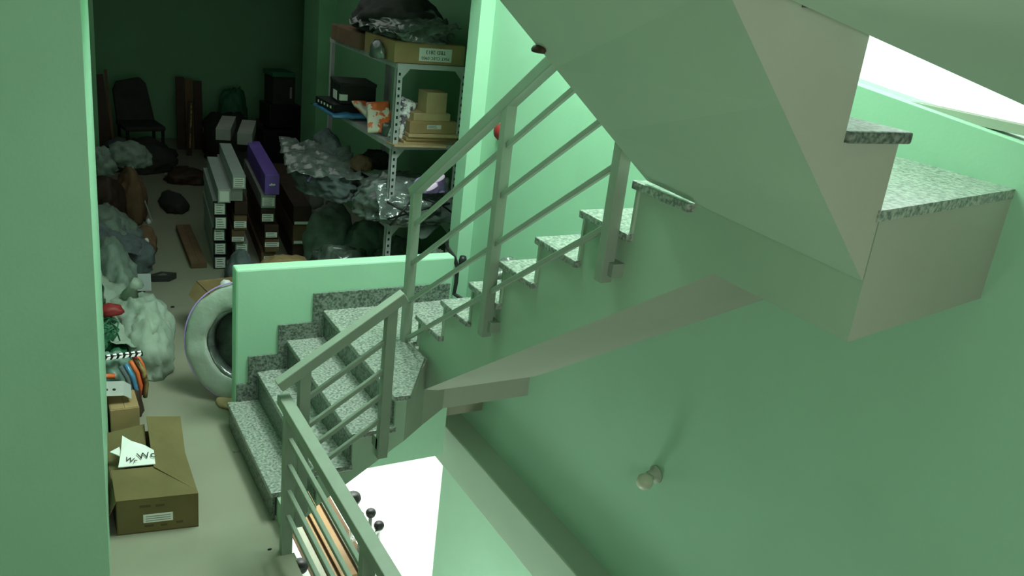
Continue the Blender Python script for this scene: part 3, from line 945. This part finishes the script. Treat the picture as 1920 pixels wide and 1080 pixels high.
t = tag(lump('olive_cloth_heap', (0.55, 0.95, 0.46), 111, sack2_m, sub=4), 'tall olive cloth heap midway along the left wall', 'heap')
t.location = (0.67, 7.75, 0)
t = tag(lump('blue_grey_bag', (0.46, 0.5, 0.30), 112, cloth_blue, sub=4), 'blue-grey bag sticking out beside the paper sheet', 'bag')
t.location = (0.78, 7.45, 0)
t = tag(lump('bronze_bag', (0.26, 0.4, 0.22), 113, card3, sub=4), 'brown bag lying at the walkway edge of the pile', 'bag')
t.location = (0.98, 7.95, 0)
t = tag(lump('brown_heap', (0.46, 0.62, 0.50), 114, brown_dark, sub=4), 'dark reddish-brown heap far along the left wall', 'heap')
t.location = (0.72, 8.65, 0)
t = tag(lump('brown_sack', (0.30, 0.55, 0.52), 115, card3, sub=4), 'brown upright sack under the white draped bag', 'sack')
t.location = (1.00, 8.9, 0)
t = tag(lump('white_draped_bag', (0.44, 0.45, 0.22), 116, sack2_m, sub=4), 'white bag draped on top at the far end of the pile', 'bag')
t.location = (1.02, 9.15, 0.48)
t = tag(lump('small_bottle_bundle', (0.34, 0.4, 0.26), 117, sack2_m, sub=4, amp=.4, freq=4), 'heap of small olive bags left of the white draped bag', 'heap')
t.location = (0.74, 8.9, 0.46)
t = empty('paper_box', (0.755, 6.68, 0.10), 0, 'square grey-white paper sheet standing on the pile edge', 'paper sheet', rot=(R(48), 0, R(-6)))
box('sheet', (0, 0, 0), (0.115, 0.14, 0.006), ledbox, t)
t = tag(lump('reddish_bag', (0.22, 0.3, 0.18), 118, card3, sub=3), 'reddish bag beneath the grey-white paper sheet', 'bag')
t.location = (0.74, 6.85, 0)
t = empty('rolled_paper', (0.62, 6.98, 0.28), 0, 'curved pale paper roll beside the blue-grey bag', 'paper roll')
tube('roll', [(-.06, -.10, -.06), (-.03, -.02, .0), (.06, .05, .02)], .035, sack_m, t, seg=10)
t = empty('dark_pouch', (0.70, 6.30, 0.0), R(20), 'small dark pouch with a white tag near the white sack', 'pouch')
lump('pouch_body', (.14, .16, .10), 119, green_wire, t, sub=3)
prism('white_tag', [(.05, -.05, .09), (.09, -.04, .09), (.08, -.10, .03)], (0, 0, .004), paper, t)
t = empty('dark_pouch', (1.0, 7.15, 0.0), R(0), 'flat dark angular wrapper on the walkway side', 'wrapper')
prism('wrapper', [(-.12, -.02, 0), (.06, -.05, 0), (.13, .02, .0), (.02, .07, .0)], (0, 0, .05), dark_stuff, t)
prism('foil', [(-.02, -.02, .05), (.05, -.02, .05), (.03, .02, .05)], (0, 0, .004), film, t)
for k, (x_, y_) in enumerate(((0.98, 7.75), (1.13, 8.72))):
    t = tag(lump('white_scrap', (.05, .07, .05), 121 + k, paper, sub=2), ['white scrap by the brown bag on the walkway edge', 'white scrap at the tip of the long stick'][k], 'scrap')
    t.location = (x_, y_, 0.0 if k else 0.12)
tag(bm_obj('thin_stick', add_tube(bmesh.new(), [(1.02, 8.9, .52), (1.16, 8.72, .02)], .006, 6), ledbox), 'thin pale stick leaning off the white draped bag', 'stick')
t = tag(lump('floor_crumb', (.03, .02, .012), 131, dark_stuff, sub=2), 'tiny dark crumb on the open floor near the coil', 'debris')
t.location = (1.0, 6.55, 0)
t = tag(lump('floor_speck', (.02, .012, .008), 132, dark_stuff, sub=2), 'tiny dark speck near the floor edge by the railing post', 'debris')
t.location = (0.94, 3.46, 0)

# ------------------------------------------------------------------ dark far end of the room
t = empty('office_chair', (1.38, 11.35, 0), R(8), 'dark chair with rounded back at the far wall', 'chair')
bm = bmesh.new()
pp = []
for x_, z_ in ((-.20, .42), (-.22, .80), (-.17, .90), (.10, .95), (.17, .88), (.24, .42)):
    pp.append((x_, .12 + (z_ - .42) * .2, z_))
add_prism(bm, pp, (0, .05, 0))
bm_obj('backrest', bm, dark_stuff, t, bevel=.015)
box('seat', (-.22, -.30, .40), (.24, .14, .46), dark_stuff, t, bevel=.02)
for x_, y_ in ((-.19, -.27), (.21, -.27), (-.19, .10), (.21, .10)):
    bar('leg', (x_, y_, 0), (x_, y_, .41), .03, .03, plastic_black, t)
t = empty('leaning_panel', (0.98, 11.3, 0), 0, 'dark brown board leaning left of the far chair', 'board', rot=(R(-8), R(-4), 0))
box('board', (-.16, 0, 0), (.12, .03, 1.0), brown_dark, t)
bar('edge_strip', (.13, 0, 0), (.15, 0, 1.05), .02, .03, card3, t)
t = tag(lump('dark_heap', (0.9, 0.7, 0.38), 141, dark_stuff, sub=4), 'black heap on the floor below the far chair', 'heap')
t.location = (1.35, 10.9, 0)
t = tag(lump('blue_dark_bundle', (0.5, 0.5, 0.34), 142, cloth_blue, sub=3), 'dark bluish bundle left of the black heap', 'bundle')
t.location = (1.12, 11.0, 0.0)
t = empty('wooden_planks', (2.08, 11.9, 0), 0, 'brown wooden planks leaning upright against the far wall', 'planks', rot=(R(-6), 0, 0))
for k in range(3):
    box('plank', (-.16 + k * .11, .0 + .005 * k, 0), (-.16 + k * .11 + .1, .03 + .005 * k, .92 - .02 * k), brown_dark if k != 1 else card3, t, bevel=.003)
t = empty('gold_edged_board', (2.0, 11.55, 0), 0, 'narrow board with a glinting gold edge before the planks', 'board', rot=(R(-4), R(3), 0))
box('board', (-.03, 0, 0), (.03, .02, .68), brown_dark, t)
box('gold_trim', (-.005, -.006, .1), (.015, 0, .66), gold, t)
for k, (x_, y_, sx, sy, sz, lb) in enumerate(((2.45, 11.4, .7, .8, .62, 'dark heap of equipment right of the planks'), (2.85, 11.3, .7, .7, .55, 'second dark equipment heap beneath the machine'), (2.62, 11.9, .5, .4, .85, 'tall dark-green triangular cloth heap at the far wall'), (2.35, 10.3, .7, .8, .36, 'low black heap behind the carton stacks'), (1.75, 10.3, .5, .5, .16, 'low brown heap in front of the planks'))):
    t = tag(lump('equipment_heap', (sx, sy, sz), 150 + k, [dark_stuff, brown_dark, green_wire, dark_stuff, brown_dark][k], sub=4), lb, 'heap')
    t.location = (x_, y_, 0)
t = empty('dark_machine', (3.02, 11.1, 0.5), R(6), 'dark boxy machine with green cover on the far right heap', 'machine')
box('lower_case', (-.2, -.18, 0), (.2, .2, .28), plastic_black, t, bevel=.01)
box('upper_case', (-.15, -.15, .28), (.13, .17, .62), dark_stuff, t, bevel=.01)
box('cover', (-.17, -.17, .62), (.12, .18, .68), green_wire, t, bevel=.01)
box('panel', (.06, -.155, .36), (.085, -.15, .50), greybox, t)
box('foot_board', (-.3, -.25, -.5), (.3, .2, -.02), plastic_black, t, bevel=.01)
t = empty('pale_tablet', (1.40, 10.75, 0.0), 0, 'small pale grey panel lying near the far heap', 'panel', rot=(R(55), 0, 0))
box('slab', (0, 0, 0), (.16, .09, .01), greybox, t)
t = tag(bm_obj('curved_pipe', add_tube(bmesh.new(), [(1.55, 10.5, .03), (1.8, 10.35, .06), (2.05, 10.3, .10)], .018, 8), greybox), 'pale curved pipe lying before the planks', 'pipe')

# ------------------------------------------------------------------ open cardboard box in the foreground
t = empty('open_cardboard_box', (0.315, 3.80, 0), R(-8), 'large open brown cardboard box beside the left pier', 'box')
W_, D_, H_, TK = .36, .64, .185, .005
box_root = t
bm = bmesh.new()
for l_, h_ in (((0, 0, 0), (W_, TK, H_)), ((0, D_ - TK, 0), (W_, D_, H_)), ((0, 0, 0), (TK, D_, H_)), ((W_ - TK, 0, 0), (W_, D_, H_)), ((0, 0, 0), (W_, D_, TK))):
    add_box(bm, l_, h_)
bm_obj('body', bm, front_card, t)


def flap_(pts_, name='flap', m_=front_card):
    v = [Vector(p) for p in pts_]
    n_ = (v[1] - v[0]).cross(v[2] - v[0]).normalized() * .004
    return prism(name, v, n_, m_, t)


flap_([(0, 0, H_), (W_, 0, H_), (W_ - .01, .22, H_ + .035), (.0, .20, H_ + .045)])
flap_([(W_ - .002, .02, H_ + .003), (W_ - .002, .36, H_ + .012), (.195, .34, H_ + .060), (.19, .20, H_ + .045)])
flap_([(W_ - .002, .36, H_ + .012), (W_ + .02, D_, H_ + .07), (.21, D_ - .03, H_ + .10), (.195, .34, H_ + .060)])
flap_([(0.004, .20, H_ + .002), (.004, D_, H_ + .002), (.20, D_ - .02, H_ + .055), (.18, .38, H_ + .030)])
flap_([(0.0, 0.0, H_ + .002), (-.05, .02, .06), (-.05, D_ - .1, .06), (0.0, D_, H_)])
box('sticker', (.115, -.002, .055), (.245, 0, .10), label_m, t)
bm = bmesh.new()
for k in range(3):
    add_box(bm, (.125, -.003, .063 + k * .012), (.235, -.0015, .067 + k * .012))
bm_obj('print_lines', bm, greybox, t)
for k, (x_, z_, w_) in enumerate(((.10, .14, .05), (.17, .137, .04), (.19, .028, .03), (.26, .034, .03), (.12, .03, .04))):
    box('faded_print', (x_, -.001, z_), (x_ + w_, 0.0002, z_ + .012), inner_card, t)
t = empty('white_wrapping_paper', (0.315, 3.80, 0.0), R(-8), 'white paper printed with dark letters crumpled in the open box', 'paper')
v = [(.035, .22, .232), (.20, .215, .236), (.205, .30, .262), (.17, .345, .268), (.11, .37, .285), (.075, .42, .29), (.055, .30, .262)]
prism('paper_sheet', v, (0, 0, .004), paper, t)
prism('paper_corner', [(.01, .34, .25), (.055, .36, .262), (.06, .28, .25)], (0, 0, .004), paper, t)
for (x_, y_, z_, tx, sz, rz_) in ((.165, .262, .262, 'Wc', .055, .1), (.095, .245, .254, 'Wr', .04, -.5), (.07, .345, .279, 'wc', .03, -.1)):
    m4 = Matrix.Translation((x_, y_, z_)) @ Matrix.Rotation(rz_, 4, 'Z') @ Matrix.Rotation(R(18), 4, 'X')
    text_mesh(tx, sz, ink, 'printed_letters', t, m4)

for root_ in (box_root, t):            # the soft carton has gone out of square
    for ch_ in root_.children:
        for v_ in ch_.data.vertices:
            q_ = ch_.matrix_local @ v_.co
            q_.x -= 0.13 * q_.y
            v_.co = ch_.matrix_local.inverted() @ q_
# ------------------------------------------------------------------ things on the stairs and walls
t = empty('grey_bag', (2.18, 3.66, ZM[1] + .001), R(10), 'grey shiny bag on a stair tread behind the middle railing post', 'bag')
lump('bag_body', (.24, .16, .26), 171, film_dark, t, sub=4)
t = tag(lump('lilac_grey_bag', (0.30, 0.18, 0.14), 172, cloth_blue, sub=4), 'lilac-grey bag on the tread right of the middle railing post', 'bag')
t.location = (2.22, 3.38, ZM[2] + .001)
t = empty('tray', (2.42, 3.26, ZM[3] - .10), 0, 'dark flat tray leaning on the step above the lilac-grey bag', 'tray', rot=(R(35), 0, R(10)))
box('panel', (-.1, 0, 0), (.1, .16, .012), cloth_blue, t, bevel=.003)
t.location = (2.36, 3.25, ZM[3] + .002)
t.rotation_euler = (R(12), 0, R(10))
tag(bm_obj('black_cable', add_tube(bmesh.new(), [(2.37, 4.80, 1.05), (2.385, 4.78, .99), (2.40, 4.70, .95), (2.41, 4.67, .90), (2.405, 4.655, .80), (2.40, 4.66, .72), (2.44, 4.60, .70)], .013, 8), plastic_black), 'black cable hanging down the right end of the parapet', 'cable')
t = empty('cable_plug', (2.41, 4.66, .92), 0, 'black plug joint on the cable at the parapet end', 'plug')
lathe('plug_body', [(0, 0), (.022, 0), (.026, .03), (.02, .06), (0, .06)], plastic_black, t, seg=16)
t.location = (2.425, 4.635, .92)
t = empty('alarm_bell', (2.70, 4.80, 1.73), 0, 'round red alarm bell on the stair wall behind the railing post', 'alarm bell')
lathe('bell_dome', [(0, -.05), (.035, -.045), (.055, -.02), (.058, 0), (0, 0)], red, t, seg=24, mtx=Matrix.Rotation(R(90), 4, 'Y'))
t = empty('wall_lamp', (2.70, 2.86, 0.42), 0, 'bare frosted bulb in a wall socket on the right green wall', 'lamp')
mB = Matrix.Rotation(R(-90), 4, 'Y')
lathe('socket', [(0, 0), (.045, 0), (.045, .012), (.028, .02), (.024, .05), (.02, .055), (0, .055)], socket_m, t, seg=24, mtx=mB)
lathe('bulb', [(0.016, .05), (.02, .065), (.038, .09), (.042, .11), (.034, .135), (.015, .148), (0, .15)], bulb_m, t, seg=24, mtx=Matrix.Rotation(R(20), 4, 'Z') @ mB)
t = tag(lump('paint_flake', (.03, .07, .03), 181, brown_dark, sub=2), 'dark chip under the soffit edge of the upper flight', 'chip')
t.location = (1.40, 2.325, 2.47)

# ------------------------------------------------------------------ slatted bench and clamps in the storey below
zt_ = -2.42
t = empty('slatted_bench', (2.06, 6.0, ZL), 0, 'pine slatted bench on white frame seen through the well below', 'bench')
hz = zt_ - ZL
for k in range(5):
    box('slat', (.03 + k * .085, -.02, hz - .025), (.03 + k * .085 + .055, 1.5, hz), wood if 0 < k < 4 else pale_wood, t, bevel=.003)
box('gap_shade_board', (-.02, .0, hz - .06), (.50, 1.5, hz - .045), card3, t)  # added brown sheet standing in for the shadow between the slats
for y_ in (-.06, 1.4):
    box('crossbar', (-.02, y_, hz - .11), (.50, y_ + .05, hz - .062), wood, t)
for x_, y_ in ((.0, -.03), (.46, -.03), (.0, 1.42), (.46, 1.42)):
    bar('leg', (x_, y_, 0), (x_, y_, hz - .11), .04, .04, white_paint, t)
t = empty('white_work_table', (1.7, 5.2, ZL), 0, 'white work table in front of the slatted bench below', 'table')
box('tabletop', (-.3, -.5, .78), (.85, .60, .82), paper, t, bevel=.005)
for x_, y_ in ((-.25, -.45), (.8, -.45), (-.25, .55), (.8, .55)):
    bar('leg', (x_, y_, 0), (x_, y_, .78), .05, .05, steel, t)
tops = [(1.90, 6.04, -2.28, 'black-headed clamp stand at the left of the slatted bench'), (2.50, 6.45, -2.0, 'large black-knobbed clamp stand behind the handrail below'), (2.52, 6.28, -2.04, 'slim clamp rod with small black cap below'), (2.59, 6.23, -2.02, 'tall clamp rod with round black knob below'), (2.69, 6.26, -2.20, 'right clamp stand with steel post below')]
for k, (x_, y_, z_, lb) in enumerate(tops):
    t = empty('clamp_stand', (x_, y_, ZL), 0, lb, 'clamp')
    hh = z_ - ZL
    lathe('rod', [(.017, 0), (.017, hh)], steel if k in (1, 4) else greybox, t, seg=12)
    rr = (.075, .075, .024, .048, .05)[k]
    lathe('knob', [(0, hh - .01), (rr * .8, hh - .01), (rr, hh + rr * .5), (rr * .8, hh + rr), (0, hh + rr * 1.1)], plastic_black, t, seg=10)
    lathe('foot', [(0, 0), (.08, 0), (.08, .01), (.02, .02), (0, .02)], steel, t, seg=16)
t = empty('horizontal_clamp', (2.60, 6.24, -2.24), 0, 'pale horizontal clamp arm joining the right clamp stand', 'clamp')
bar('arm', (-.17, 0.0, -.02), (.09, 0, .02), .022, .022, steel, t)
